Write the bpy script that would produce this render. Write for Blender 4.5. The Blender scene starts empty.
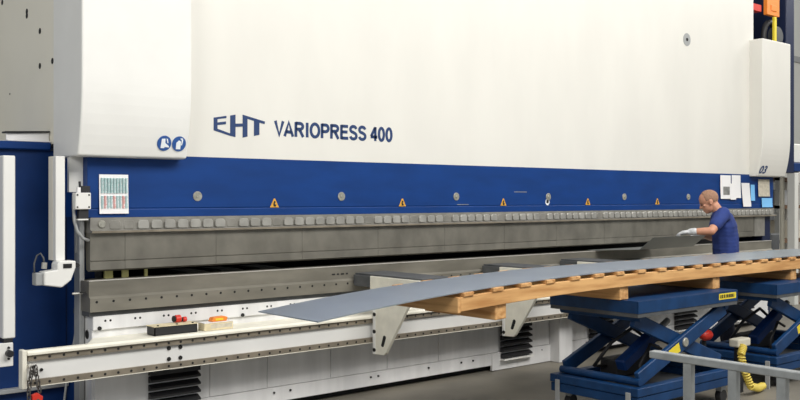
import bpy, bmesh, math, random
from mathutils import Vector, Matrix, noise
random.seed(7)
C = bpy.context.scene.collection
V = Vector
PI = math.pi

# ------------------------------------------------------------------ materials
def mat(name, col, rough=0.5, metal=0.0, var=0.0, scale=6.0, stretch=(1, 1, 1), bump=0.0, col2=None, spec=0.5, contrast=(0.35, 0.65), detail=4):
    m = bpy.data.materials.new(name); m.use_nodes = True
    nt = m.node_tree; b = nt.nodes['Principled BSDF']
    b.inputs['Base Color'].default_value = (*col, 1)
    b.inputs['Roughness'].default_value = rough
    b.inputs['Metallic'].default_value = metal
    b.inputs['Specular IOR Level'].default_value = spec
    tc = nt.nodes.new('ShaderNodeTexCoord'); mp = nt.nodes.new('ShaderNodeMapping')
    mp.inputs['Scale'].default_value = stretch
    nt.links.new(tc.outputs['Object'], mp.inputs['Vector'])
    nz = nt.nodes.new('ShaderNodeTexNoise'); nz.inputs['Scale'].default_value = scale; nz.inputs['Detail'].default_value = detail
    nt.links.new(mp.outputs['Vector'], nz.inputs['Vector'])
    if var > 0 or col2:
        rp = nt.nodes.new('ShaderNodeValToRGB')
        c2 = col2 if col2 else tuple(c * (1 - var) for c in col)
        rp.color_ramp.elements[0].position = contrast[0]; rp.color_ramp.elements[1].position = contrast[1]
        rp.color_ramp.elements[0].color = (*c2, 1); rp.color_ramp.elements[1].color = (*col, 1)
        nt.links.new(nz.outputs['Fac'], rp.inputs['Fac'])
        nt.links.new(rp.outputs['Color'], b.inputs['Base Color'])
    if bump > 0:
        bp = nt.nodes.new('ShaderNodeBump'); bp.inputs['Strength'].default_value = bump; bp.inputs['Distance'].default_value = 0.01
        nt.links.new(nz.outputs['Fac'], bp.inputs['Height']); nt.links.new(bp.outputs['Normal'], b.inputs['Normal'])
    return m

M = dict(
    cream=mat('cream_paint', (0.75, 0.735, 0.68), 0.45, var=0.05, scale=2.2, stretch=(1, 1, .35)),
    white=mat('white_paint', (0.82, 0.815, 0.78), 0.45, var=0.05, scale=2.5),
    base=mat('base_paint', (0.80, 0.80, 0.80), 0.5, var=0.14, scale=5, stretch=(1.6, 1, .25)),
    railwhite=mat('rail_paint', (0.78, 0.78, 0.76), 0.45, var=0.08, scale=3, stretch=(.6, 1, 1)),
    lip=mat('cream_lip_paint', (0.87, 0.84, 0.72), 0.5, var=0.12, scale=9),
    greywall=mat('side_plate_paint', (0.84, 0.80, 0.68), 0.5, var=0.03, scale=3),
    blue=mat('press_blue_paint', (0.003, 0.043, 0.205), 0.45, var=0.18, scale=4, stretch=(.6, 1, 2), spec=.3),
    navy=mat('navy_paint', (0.005, 0.034, 0.15), 0.5, var=0.2, scale=4, spec=.3),
    liftblue=mat('lift_blue_paint', (0.007, 0.045, 0.14), 0.45, var=0.3, scale=9, spec=.3),
    liftlip=mat('lift_grey_lip', (0.09, 0.095, 0.10), 0.6, var=0.3, scale=9),
    steel=mat('ground_tool_steel', (0.20, 0.19, 0.16), 0.5, 0.25, var=0.32, scale=5, stretch=(1, 1, .8), bump=.02),
    steel_low=mat('die_steel', (0.245, 0.23, 0.19), 0.45, 0.25, var=0.35, scale=4, stretch=(.5, 1, 1.6)),
    steel_edge=mat('polished_edge_steel', (0.62, 0.60, 0.55), 0.35, 0.3, var=.1),
    clamp=mat('clamp_steel', (0.29, 0.28, 0.25), 0.5, 0.25, var=0.25, scale=8),
    tab=mat('clamp_tab_steel', (0.43, 0.42, 0.385), 0.4, 0.3, var=0.3, scale=7),
    brown=mat('oiled_guide_steel', (0.30, 0.26, 0.20), 0.45, 0.3, var=0.3, scale=8),
    hole=mat('hole_black', (0.008, 0.008, 0.008), 0.8),
    dark=mat('black_and_void_shade', (0.012, 0.012, 0.013), 0.8),  # near-black, stands in for unlit depth behind and under the press
    voiddark=mat('shaded_frame_navy', (0.004, 0.012, 0.05), 0.5),  # the navy darkened so its colour carries the shade of the recess
    rubber=mat('black_rubber', (0.018, 0.018, 0.02), 0.55),
    sheet=mat('galvanised_sheet', (0.52, 0.585, 0.64), 0.28, 0.8, var=0.08, scale=3),
    bentsheet=mat('oiled_sheet', (0.36, 0.38, 0.37), 0.35, 0.6, var=0.1, scale=3),
    galv=mat('galvanised_tube', (0.42, 0.44, 0.44), 0.42, 0.45, var=0.22, scale=18),
    wood=mat('pine_wood', (0.72, 0.42, 0.17), 0.6, scale=3, stretch=(.7, 6, 7), col2=(0.46, 0.22, 0.07), contrast=(.3, .6), bump=.05),
    wood_end=mat('pine_wood_cross', (0.70, 0.41, 0.17), 0.65, scale=4, stretch=(6, .5, 9), col2=(0.46, 0.22, 0.07), bump=.05),
    floor=mat('concrete_floor', (0.23, 0.21, 0.17), 0.5, scale=1.3, col2=(0.14, 0.13, 0.11), bump=.03, detail=8),
    wall=mat('hall_wall_paint', (0.66, 0.66, 0.62), 0.7, var=.06, scale=1),
    paper=mat('white_paper', (0.85, 0.84, 0.84), 0.7),
    paper_blue=mat('light_blue_paper', (0.20, 0.52, 0.88), 0.7),
    paper_cream=mat('cream_paper', (0.62, 0.57, 0.46), 0.7, var=.2, scale=30),
    ink_grey=mat('grey_ink', (0.28, 0.28, 0.27), 0.7, var=.4, scale=14),
    ink_red=mat('pale_red_ink', (0.80, 0.38, 0.36), 0.7, var=-.35, scale=120),
    ink_green=mat('pale_green_ink', (0.42, 0.62, 0.62), 0.7, var=-.3, scale=120),
    ink_black=mat('black_ink', (0.01, 0.01, 0.01), 0.6),
    logo=mat('logo_blue', (0.012, 0.04, 0.135), 0.5),
    sign_blue=mat('sign_blue', (0.02, 0.09, 0.32), 0.45),
    sign_white=mat('sign_white', (0.85, 0.88, 0.90), 0.5),
    amber=mat('warning_amber', (0.70, 0.36, 0.04), 0.5),
    yellow=mat('yellow_paint', (0.78, 0.62, 0.04), 0.5),
    gaugeyellow=mat('pale_yellow_paint', (0.62, 0.58, 0.22), 0.5),
    hose=mat('yellow_hose', (0.70, 0.55, 0.10), 0.45),
    red=mat('red_plastic', (0.62, 0.035, 0.02), 0.4),
    orange=mat('orange_plastic', (0.85, 0.25, 0.03), 0.45),
    card=mat('card_box', (0.78, 0.68, 0.45), 0.7, var=.2, scale=20),
    chain=mat('chain_steel', (0.17, 0.16, 0.15), 0.4, 0.6, var=.4, scale=40),
    screw=mat('screw_head', (0.45, 0.44, 0.38), 0.4, 0.4, var=.3, scale=60),
    valve=mat('valve_beige', (0.60, 0.57, 0.47), 0.5, var=.1),
    grey=mat('grey_enamel', (0.36, 0.37, 0.37), 0.5, var=.12),
    skin=mat('skin', (0.60, 0.29, 0.18), 0.5, var=.12, scale=14),
    shirt=mat('blue_cotton', (0.018, 0.042, 0.20), 0.85, var=.25, scale=9, bump=.15),
    jeans=mat('dark_trousers', (0.02, 0.025, 0.05), 0.85, var=.2, scale=20),
    glove=mat('grey_glove', (0.62, 0.63, 0.64), 0.8, var=.25, scale=30),
    hair=mat('cropped_hair', (0.36, 0.20, 0.125), 0.8, var=.2, scale=60),
    boot=mat('black_boot', (0.02, 0.02, 0.02), 0.6),
    eye=mat('eye_dark', (0.03, 0.02, 0.015), 0.3),
    shelfbrown=mat('brown_shelf', (0.17, 0.10, 0.06), 0.6, var=.2),
)

# ------------------------------------------------------------------ mesh builder
class MB:
    def __init__(s): s.bm = bmesh.new(); s.mi = 0
    def _mark(s, n0):
        s.bm.faces.ensure_lookup_table()
        for f in s.bm.faces[n0:]: f.material_index = s.mi
    def box(s, x0, x1, y0, y1, z0, z1, mi=None):
        if mi is not None: s.mi = mi
        n0 = len(s.bm.faces)
        v = [s.bm.verts.new((x, y, z)) for x in (x0, x1) for y in (y0, y1) for z in (z0, z1)]
        for f in ((0, 1, 3, 2), (4, 6, 7, 5), (0, 4, 5, 1), (2, 3, 7, 6), (0, 2, 6, 4), (1, 5, 7, 3)):
            s.bm.faces.new([v[i] for i in f])
        s._mark(n0); return s
    def prism(s, pts, a0, a1, axis='x', mi=None):
        """closed outline swept along an axis; outline is (y,z) for x, (x,z) for y, (x,y) for z"""
        if mi is not None: s.mi = mi
        n0 = len(s.bm.faces)
        def P(p, a):
            return {'x': (a, p[0], p[1]), 'y': (p[0], a, p[1]), 'z': (p[0], p[1], a)}[axis]
        A = [s.bm.verts.new(P(p, a0)) for p in pts]; B = [s.bm.verts.new(P(p, a1)) for p in pts]
        n = len(pts)
        s.bm.faces.new(A); s.bm.faces.new(B[::-1])
        for i in range(n): s.bm.faces.new([A[i], B[i], B[(i + 1) % n], A[(i + 1) % n]])
        s._mark(n0); return s
    def cyl(s, p0, p1, r, seg=12, r1=None, mi=None):
        if mi is not None: s.mi = mi
        n0 = len(s.bm.faces)
        p0, p1 = V(p0), V(p1); d = (p1 - p0).normalized()
        a = d.orthogonal().normalized(); b = d.cross(a)
        r1 = r if r1 is None else r1
        A = [s.bm.verts.new(p0 + r * (a * math.cos(t) + b * math.sin(t))) for t in [2 * PI * i / seg for i in range(seg)]]
        B = [s.bm.verts.new(p1 + r1 * (a * math.cos(t) + b * math.sin(t))) for t in [2 * PI * i / seg for i in range(seg)]]
        s.bm.faces.new(A[::-1]); s.bm.faces.new(B)
        for i in range(seg): s.bm.faces.new([A[i], A[(i + 1) % seg], B[(i + 1) % seg], B[i]])
        s._mark(n0); return s
    def tube(s, pts, r, seg=8, closed=False, mi=None):
        if mi is not None: s.mi = mi
        n0 = len(s.bm.faces)
        pts = [V(p) for p in pts]; n = len(pts); rings = []; ref = None
        for i, p in enumerate(pts):
            if closed: d = (pts[(i + 1) % n] - pts[i - 1]).normalized()
            else: d = (pts[min(i + 1, n - 1)] - pts[max(i - 1, 0)]).normalized()
            if ref is None: ref = d.orthogonal().normalized()
            a = (ref - d * ref.dot(d)).normalized(); ref = a; b = d.cross(a)
            rr = r[i] if isinstance(r, (list, tuple)) else r
            rings.append([s.bm.verts.new(p + rr * (a * math.cos(2 * PI * k / seg) + b * math.sin(2 * PI * k / seg))) for k in range(seg)])
        for i in range(n if closed else n - 1):
            A, B = rings[i], rings[(i + 1) % n]
            for k in range(seg): s.bm.faces.new([A[k], A[(k + 1) % seg], B[(k + 1) % seg], B[k]])
        if not closed: s.bm.faces.new(rings[0][::-1]); s.bm.faces.new(rings[-1])
        s._mark(n0); return s
    def bar(s, p0, p1, w, h, up=(0, 0, 1), mi=None):
        """box beam between two points, w sideways, h along up"""
        if mi is not None: s.mi = mi
        n0 = len(s.bm.faces)
        p0, p1 = V(p0), V(p1); d = (p1 - p0).normalized(); sd = d.cross(V(up)).normalized(); u = sd.cross(d)
        v = [s.bm.verts.new(p + sd * (w / 2 * i) + u * (h / 2 * j)) for p in (p0, p1) for (i, j) in ((-1, -1), (1, -1), (1, 1), (-1, 1))]
        for f in ((3, 2, 1, 0), (4, 5, 6, 7), (0, 1, 5, 4), (1, 2, 6, 5), (2, 3, 7, 6), (3, 0, 4, 7)):
            s.bm.faces.new([v[i] for i in f])
        s._mark(n0); return s
    def ball(s, c, r, rot=None, sub=2, mi=None):
        if mi is not None: s.mi = mi
        n0 = len(s.bm.faces)
        r = r if isinstance(r, (tuple, list)) else (r, r, r)
        m = Matrix.Translation(V(c)) @ (rot.to_4x4() if rot else Matrix.Identity(4)) @ Matrix.Diagonal((*r, 1))
        bmesh.ops.create_icosphere(s.bm, subdivisions=sub, radius=1, matrix=m)
        s._mark(n0); return s
    def build(s, name, mats, parent=None, smooth=False, bevel=0.0, seg=1):
        me = bpy.data.meshes.new(name)
        bmesh.ops.recalc_face_normals(s.bm, faces=s.bm.faces[:])
        off = V((0, 0, 0)); p = parent
        while p is not None: off += p.location; p = p.parent
        if off.length > 0: bmesh.ops.translate(s.bm, verts=s.bm.verts[:], vec=-off)
        if smooth:
            for f in s.bm.faces: f.smooth = True
        s.bm.to_mesh(me); s.bm.free()
        o = bpy.data.objects.new(name, me); C.objects.link(o)
        for m in (mats if isinstance(mats, (list, tuple)) else [mats]): me.materials.append(m)
        if parent is not None: o.parent = parent
        if bevel > 0:
            b = o.modifiers.new('bevel', 'BEVEL'); b.width = bevel; b.segments = seg; b.limit_method = 'ANGLE'; b.angle_limit = math.radians(40)
        return o

def tag(o, label, cat, group=None):
    o['label'] = label; o['category'] = cat
    if group: o['group'] = group
    return o
def thing(name, label, cat, loc=(0, 0, 0), group=None):
    o = bpy.data.objects.new(name, None); C.objects.link(o); o.location = loc; o.empty_display_size = .1
    return tag(o, label, cat, group)
def struct(o): o['kind'] = 'structure'; return o
def copy_tree(o, parent=None):
    c = o.copy(); C.objects.link(c)
    if parent is not None: c.parent = parent
    for ch in list(o.children): copy_tree(ch, c)
    return c
def remeshed(mb, voxel, smooth_iter=6, fac=0.5):
    """weld overlapping closed shapes of a builder into one continuous smooth skin (returns a new builder)"""
    me = bpy.data.meshes.new('tmp'); mb.bm.to_mesh(me); mb.bm.free()
    o = bpy.data.objects.new('tmp', me); C.objects.link(o)
    r = o.modifiers.new('r', 'REMESH'); r.mode = 'VOXEL'; r.voxel_size = voxel
    if smooth_iter:
        sm = o.modifiers.new('s', 'SMOOTH'); sm.factor = fac; sm.iterations = smooth_iter
    bpy.context.view_layer.update()
    ev = o.evaluated_get(bpy.context.evaluated_depsgraph_get())
    out = bpy.data.meshes.new_from_object(ev)
    n = MB(); n.bm.from_mesh(out)
    bpy.data.objects.remove(o); bpy.data.meshes.remove(out)
    return n
def text_mb(body, size, width_x, origin, yplane, bold=0.0, shear=0.0, depth=0.001):
    """lettering standing on a wall that faces -Y; origin = lower left (x,z); width_x = total width"""
    cu = bpy.data.curves.new('t', 'FONT'); cu.body = body; cu.size = 1; cu.offset = bold; cu.shear = shear
    o = bpy.data.objects.new('t', cu); C.objects.link(o); bpy.context.view_layer.update()
    me = bpy.data.meshes.new_from_object(o.evaluated_get(bpy.context.evaluated_depsgraph_get()))
    bpy.data.objects.remove(o)
    xs = [v.co.x for v in me.vertices]; ys = [v.co.y for v in me.vertices]
    x0, x1, y0, y1 = min(xs), max(xs), min(ys), max(ys)
    n = MB(); n.bm.from_mesh(me)
    for v in n.bm.verts:
        v.co = V((origin[0] + (v.co.x - x0) / (x1 - x0) * width_x, yplane, origin[1] + (v.co.y - y0) / (y1 - y0) * size))
    return n

# ------------------------------------------------------------------ the hall
struct(MB().box(-4, 26, -6, 12, -0.1, 0).build('floor', M['floor']))
struct(MB().box(-4, 26, 12, 12.2, 0, 8).build('wall_back', M['wall']))
struct(MB().box(26, 26.2, -6, 12.2, 0, 8).build('wall_right', M['wall']))
struct(MB().box(-4, 26, 11.95, 12.0, 5.25, 5.4).build('trim_1', M['grey']))

# ------------------------------------------------------------------ the press brake
press = thing('press_brake', 'long white and blue hydraulic press brake filling the hall behind the worker', 'press brake', (2.5, 6.1, 0))
XL, XR = 2.467, 11.7
def part(mb, name, m, parent=press, **k): return mb.build(name, m, parent, **k)

# upper beam
ram = part(MB().box(2.52, 11.19, 6.10, 6.55, 1.920, 4.9), 'ram', M['cream'])
band = part(MB().prism([(6.10, 1.920), (6.10, 1.552), (6.106, 1.547), (6.10, 1.542), (6.10, 1.487), (6.5, 1.487), (6.5, 1.920)], XL, XR), 'clamping_beam', M['blue'], bevel=.002)
# recessed round plugs in the blue beam
for x in (3.286, 4.595, 5.903, 7.182, 8.445, 9.695):
    p = part(MB().cyl((x, 6.094, 1.633), (x, 6.12, 1.633), .036, 20).cyl((x, 6.088, 1.633), (x, 6.096, 1.633), .014, 12), 'plug', M['screw'], bevel=.002)
# small warning triangles
for x in (3.947, 5.254, 6.527, 7.811, 9.065):
    t = part(MB().prism([(x - .040, 1.548), (x + .040, 1.548), (x + .005, 1.616), (x - .005, 1.616)], 6.097, 6.102, 'y'), 'warning_sticker', M['amber'])
    MB().prism([(x - .008, 1.555), (x + .010, 1.553), (x + .016, 1.567), (x + .002, 1.573), (x + .010, 1.592), (x - .004, 1.598), (x - .012, 1.575)], 6.0955, 6.0975, 'y').build('pictogram', M['ink_black'], t)
t = part(MB().cyl((7.167, 6.097, 1.578), (7.167, 6.102, 1.578), .03, 20), 'round_sticker', M['sign_white'])
t['label'] = 'small white sticker with dark mark'
MB().box(7.15, 7.184, 6.0955, 6.0975, 1.568, 1.60).build('pictogram', M['ink_black'], t)
part(MB().box(6.68, 6.86, 6.098, 6.102, 1.676, 1.682), 'scratch', M['tab'])
part(MB().box(5.915, 6.06, 6.098, 6.102, 1.558, 1.563), 'scratch', M['tab'])
# screw plug on the ram
p = part(MB().cyl((9.663, 6.096, 3.48), (9.663, 6.15, 3.48), .075, 28).cyl((9.663, 6.092, 3.48), (9.663, 6.098, 3.48), .02, 10, mi=1), 'ram_plug', [M['grey'], M['hole']])
# logo and lettering on the ram
LG = [
    [(3.418, 2.213), (3.525, 2.232), (3.525, 2.215), (3.45, 2.203), (3.45, 2.132), (3.60, 2.090), (3.60, 2.077), (3.5575, 2.084), (3.418, 2.119)],
    [(3.45, 2.179), (3.521, 2.190), (3.521, 2.169), (3.45, 2.159)],
    [(3.557, 2.236), (3.602, 2.246), (3.602, 2.077), (3.557, 2.085)],
    [(3.602, 2.178), (3.664, 2.182), (3.664, 2.159), (3.602, 2.153)],
    [(3.664, 2.249), (3.706, 2.240), (3.706, 2.085), (3.664, 2.075)],
    [(3.664, 2.249), (3.861, 2.207), (3.857, 2.187), (3.706, 2.219)],
    [(3.763, 2.212), (3.811, 2.200), (3.811, 2.103), (3.763, 2.092)],
]
mb = MB()
for k, poly in enumerate(LG): mb.prism(poly, 6.0975 - k * .00002, 6.102, 'y')
part(mb, 'logo', M['logo'])
def ribbon(mb, pts, w, y0, y1, closed=False):
    n = len(pts); L = []; Rr = []
    for i, p in enumerate(pts):
        if closed: a, b = pts[i - 1], pts[(i + 1) % n]
        else: a, b = pts[max(i - 1, 0)], pts[min(i + 1, n - 1)]
        d1 = V((p[0] - a[0], p[1] - a[1])); d2 = V((b[0] - p[0], b[1] - p[1]))
        d1 = d1.normalized() if d1.length > 0 else d2.normalized(); d2 = d2.normalized() if d2.length > 0 else d1
        t = (d1 + d2).normalized(); nn = V((-t.y, t.x)); k = w / 2 / max(.75, abs(nn.dot(V((-d1.y, d1.x)))))
        L.append((p[0] + nn.x * k, p[1] + nn.y * k)); Rr.append((p[0] - nn.x * k, p[1] - nn.y * k))
    for i in range(n if closed else n - 1):
        j = (i + 1) % n
        mb.prism([L[i], L[j], Rr[j], Rr[i]], y0, y1, 'y')
def arc(cx, cy, rx, ry, a0, a1, n=12):
    return [(cx + rx * math.cos(math.radians(a0 + (a1 - a0) * i / n)), cy + ry * math.sin(math.radians(a0 + (a1 - a0) * i / n))) for i in range(n + 1)]
sw = .165; h = sw / 2
GL = {   # letter: (advance, [(points, closed)])
    'V': (.70, [([(h * .9, 1.0), (.35, h * .6), (.70 - h * .9, 1.0)], 0)]),
    'A': (.74, [([(h * .9, 0), (.37, 1 - h * .6), (.74 - h * .9, 0)], 0), ([(.18, .30), (.56, .30)], 0)]),
    'R': (.72, [([(h, 0), (h, 1)], 0), ([(h, 1 - h), (.38, 1 - h)] + arc(.38, .72, .21, .28 - h, 90, -90) + [(h, .44 + h)], 0), ([(.34, .46), (.42, .38), (.62, 0)], 0)]),
    'I': (.26, [([(.13, 0), (.13, 1)], 0)]),
    'O': (.78, [(arc(.39, .5, .39 - h, .5 - h * .7, 0, 360, 32)[:-1], 1)]),
    'P': (.66, [([(h, 0), (h, 1)], 0), ([(h, 1 - h), (.36, 1 - h)] + arc(.36, .69, .21, .31 - h, 90, -90) + [(h, .38 + h)], 0)]),
    'E': (.64, [([(h, 0), (h, 1)], 0), ([(h, 1 - h), (.60, 1 - h)], 0), ([(h, .52), (.56, .52)], 0), ([(h, h), (.62, h)], 0)]),
    'S': (.66, [(arc(.33, .735, .235, .265 - h * .7, 10, 270, 16) + arc(.33, .275, .245, .275 - h * .7, 90, -170, 16)[1:], 0)]),
    '4': (.58, [([(.42, 0), (.42, 1)], 0), ([(.40, .96), (.07, .32)], 0), ([(.03, .28), (.58, .28)], 0)]),
    '0': (.58, [(arc(.29, .5, .29 - h, .5 - h * .7, 0, 360, 28)[:-1], 1)]),
}
adv = []; xx = 0
for ch in 'VARIOPRESS 400':
    if ch == ' ': xx += .27; continue
    if ch == 'A': xx -= .10
    adv.append((ch, xx)); xx += GL[ch][0] + .065
ux = 1.195 / (xx - .065); uz = .117
for a0, a1 in ((0, 10), (10, 13)):
    lt = MB()
    for ch, x in adv[a0:a1]:
        for pts, closed in GL[ch][1]:
            ribbon(lt, [(3.946 + (x + px) * ux, 2.102 + pz * uz) for px, pz in pts], .0255, 6.0982, 6.102, closed)
    part(lt, 'lettering', M['logo'])

# end covers
def cover_profile(z_top):
    pts = [(6.43, z_top), (5.92, z_top)]
    for k in range(9):
        t = k / 8; z = 2.45 - t * (2.45 - 1.90)
        pts.append((5.92 + .075 * t ** 2.2, z))
    pts += [(6.02, 1.895), (6.43, 1.895)]
    return pts
lc = part(MB().prism(cover_profile(3.635), 2.358, 3.145), 'end_cover', M['white'], bevel=.012, seg=3)
rc = part(MB().prism(cover_profile(3.635), 11.09, 11.815), 'end_cover', M['cream'], bevel=.012, seg=3)
# mandatory-action stickers
def ysurf(z):
    t = max(0, (2.45 - z) / .55); return 5.92 + .075 * t ** 2.2
zc = 2.0
def conform(mb):
    for v in mb.bm.verts: v.co.y += ysurf(v.co.z) - ysurf(zc)
for i, x in enumerate((2.958, 3.070)):
    y = ysurf(zc) - .004
    mb = MB().cyl((x, y - .001, zc), (x, y + .004, zc), .052, 32)
    conform(mb); s = mb.build('safety_sticker', M['sign_blue'], lc)
    if i == 0:
        poly = [(x - .022, zc + .030), (x + .004, zc + .032), (x + .006, zc + .002), (x + .034, zc - .018), (x + .036, zc - .028), (x + .006, zc - .026), (x - .002, zc - .034), (x - .026, zc - .034)]
    else:
        poly = [(x - .022, zc + .006), (x - .004, zc + .024), (x + .012, zc + .016), (x + .012, zc - .038), (x - .022, zc - .038)]
    mb = MB().prism(poly, y - .0035, y - .0005, 'y')
    if i == 0: mb.prism([(x + .012, zc + .034), (x + .022, zc + .030), (x + .030, zc + .002), (x + .022, zc + .002)], y - .0035, y - .0005, 'y')
    else: mb.prism([(x + .004, zc + .036), (x + .020, zc + .040), (x + .028, zc + .026), (x + .022, zc - .010), (x + .016, zc - .010), (x + .018, zc + .024)], y - .0035, y - .0005, 'y')
    conform(mb); mb.build('pictogram', M['sign_white'], s)
tx = text_mb('03', .10, .19, (11.105, 1.93), ysurf(2.0) - .003, bold=.025, shear=.35)
for v in tx.bm.verts: v.co.y = ysurf(v.co.z) - .0045
o = tx.build('handwritten_number', M['logo'], rc); o['label'] = 'dark blue handwritten 03'

# left side frame plate with drilled holes
sp = MB().box(2.40, 2.50, 6.43, 8.2, 2.0, 4.9)
for (y, z) in ((6.948, 2.985), (6.948, 2.955), (6.681, 2.806), (6.681, 2.558), (6.439, 2.566), (7.322, 2.413), (7.50, 3.141)):
    r = .022 if z != 2.413 else .008
    y, z = y * 1.018 - .02, 1.62 + (z - 1.62) * 1.018
    sp.cyl((2.398, y + .02, z), (2.41, y + .02, z), r, 14, mi=1)
part(sp, 'side_frame', [M['greywall'], M['hole']])
part(MB().box(2.52, 2.60, 6.30, 8.2, 0, 2.0), 'side_frame', M['navy'])
part(MB().prism([(6.35, 1.97), (6.35, 4.9), (8.2, 4.9), (8.2, 0), (7.5, 0), (7.5, 1.97)], 12.55, 12.78), 'side_frame', M['voiddark'], bevel=.01)
part(MB().box(11.48, 11.68, 6.13, 6.6, 0, 1.486), 'side_frame', M['voiddark'], bevel=.006)
part(MB().box(2.6, 12.55, 7.2, 7.3, 0, 4.8), 'dark_backing', M['dark'])  # added near-black backing, keeps light out and stands for the dark interior
# hydraulics in the recess right of the ram
part(MB().box(11.93, 12.26, 6.3, 6.36, 4.10, 4.45).box(12.02, 12.18, 6.29, 6.3, 4.16, 4.24), 'valve_block', M['orange'], bevel=.015)
part(MB().box(11.6, 11.86, 6.35, 6.45, 4.13, 4.22), 'red_strip', M['red'])
part(MB().tube([(12.22 + .17 * math.cos(t), 6.42, 3.82 + .22 * math.sin(t)) for t in [PI * 1.6 - i * .24 for i in range(20)]], .04), 'black_hose', M['rubber'], smooth=True)
part(MB().box(12.12, 12.18, 6.3, 6.33, 3.74, 4.09), 'yellow_scale', M['yellow'])
for x in (11.62, 11.78):
    part(MB().tube([(x, 6.5, 3.0), (x, 6.5, 4.1)], .05), 'hydraulic_pipe', M['rubber'], smooth=True)
part(MB().cyl((12.34, 6.35, 3.86), (12.34, 6.45, 3.86), .13, 20), 'pressure_gauge', M['liftlip'], bevel=.01)

# tool clamping
part(MB().prism([(6.085, 1.487), (6.085, 1.405), (6.06, 1.400), (6.06, 1.386), (6.3, 1.386), (6.3, 1.487)], 2.481, 11.7), 'clamp_strip', M['clamp'])
part(MB().box(2.481, 11.7, 6.054, 6.062, 1.384, 1.398), 'clamp_ledge', M['brown'])
part(MB().cyl((2.56, 6.075, 1.444), (2.56, 6.09, 1.444), .026, 16), 'clamp_screw', M['screw'], bevel=.003)
tabm = [M['tab'], M['clamp']]
for i in range(90):
    x = 2.655 + i * .1005
    if x > 11.6: break
    lo = i in (9, 13, 22, 27, 31, 38, 44, 53) or i < 2
    mb = MB().prism([(x - .041, 1.414), (x - .030, 1.406), (x + .030, 1.406), (x + .041, 1.414), (x + .041, 1.450), (x + .028, 1.468), (x - .028, 1.468), (x - .041, 1.450)], 6.081 if lo else 6.068, 6.09, 'y')
    part(mb, 'clamp_tab', M['clamp'] if lo else M['tab'], bevel=.004)
# upper tool segments
edges = [2.481, 2.728, 3.433, 4.20, 4.975, 5.75, 6.53, 7.30, 8.08, 8.85, 9.63, 10.40, 11.18]
for a, b in zip(edges[:-1], edges[1:]):
    s = part(MB().prism([(6.09, 1.386), (6.09, 1.196), (6.097, 1.193), (6.09, 1.188), (6.088, 1.135), (6.12, 1.122), (6.16, 1.135), (6.18, 1.386)], a + .0012, b - .0012), 'punch_segment', M['steel'])
part(MB().box(11.2, 11.46, 6.09, 6.2, 1.13, 1.386), 'punch_stop', M['clamp'])

# lower tool
die = MB().prism([(6.02, 1.065), (6.02, .965), (6.0, .950), (6.0, .862), (6.25, .862), (6.25, 1.065)], 2.445, 11.5, mi=0)
for i in range(78):
    x = 2.49 + i * .1163
    die.cyl((x, 5.9985, .928), (x, 6.01, .928), .009, 8, mi=1)
die.box(2.395, 2.43, 6.03, 6.05, .99, 1.0)
part(die, 'die_holder', [M['steel_low'], M['hole']])
part(MB().box(2.445, 11.5, 6.016, 6.05, 1.0655, 1.072), 'die_edge', M['steel_edge'])
part(MB().box(2.45, 11.5, 6.03, 6.3, .83, .862), 'die_packing', M['liftlip'])
st = MB()
for x0, w in ((4.44, .03), (4.49, .02), (4.53, .03), (4.58, .02)): st.box(x0, x0 + w, 6.0175, 6.022, 1.0, 1.012)
part(st, 'stamped_marks', M['ink_black'])

# back gauge seen through the gap
for x0, x1 in ((2.737, 2.797), (2.865, 2.912), (3.033, 3.055)):
    part(MB().box(x0 - .115, x1 - .115, 6.185, 6.2, 1.0655, 1.135), 'back_gauge_finger', M['gaugeyellow'])
part(MB().box(2.6, 2.735, 6.5, 6.55, .95, 1.3), 'back_gauge_plate', M['grey'])
for x in (3.45, 3.75, 4.1):
    part(MB().prism([(x, 1.03), (x + .22, 1.03), (x + .12, 1.055), (x - .05, 1.055)], 6.5, 6.8, 'y'), 'back_gauge_support', M['clamp'])

# machine base
bs = MB().box(2.477, 11.45, 6.03, 6.22, .735, .83, mi=0)
for i in range(42):
    x = 2.58 + i * .2125
    for dx in (-.018, .018): bs.cyl((x + dx, 6.0285, .795), (x + dx, 6.04, .795), .011, 10, mi=1)
bs.box(2.477, 11.45, 6.05, 6.22, .05, .735, mi=0)
bs.cyl((2.476, 6.13, .70), (2.49, 6.13, .70), .035, 14, mi=1)
part(bs, 'base_front', [M['base'], M['hole']], bevel=.004)
sh = MB().prism([(2.48, 6.05), (2.33, 5.79), (11.45, 5.79), (11.45, 6.05)], .655, .685, 'z')
part(sh, 'base_ledge', M['lip'], bevel=.004)
cl = MB()
for i, x in enumerate((2.52, 3.62, 4.7, 5.8, 6.9, 8.0, 9.1, 10.2)):
    cl.cyl((x, 6.0285, .748), (x, 6.02, .748), .014, 10)
part(cl, 'ledge_bolts', M['hole'])
# lower cladding strip with seam and screws
sk = MB().box(2.49, 6.30, 6.035, 6.055, .055, .168, mi=0).box(6.30, 7.13, 6.025, 6.055, .005, .168, mi=0).box(7.33, 11.45, 6.035, 6.055, .055, .168, mi=0)
for x in (3.9, 4.05, 4.85, 4.93, 5.5, 5.9, 6.05, 6.75, 7.0, 7.7, 8.3, 9.0): sk.cyl((x, 6.022, .13), (x, 6.05, .13), .009, 8, mi=1)
part(sk, 'skirt', [M['base'], M['hole']], bevel=.003)
for a, b in ((2.49, 3.35), (3.355, 3.84), (3.845, 4.44), (4.445, 5.03), (5.035, 5.62), (5.625, 6.39), (6.82, 7.12), (7.34, 7.72), (8.15, 9.4), (9.405, 10.6), (10.605, 11.44)):
    part(MB().box(a, b, 6.036, 6.055, .173, .64), 'skirt_panel', M['base'], bevel=.003)
part(MB().box(7.13, 7.33, 5.91, 6.06, 0.0, .495), 'support_box', M['base'], bevel=.006)
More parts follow.
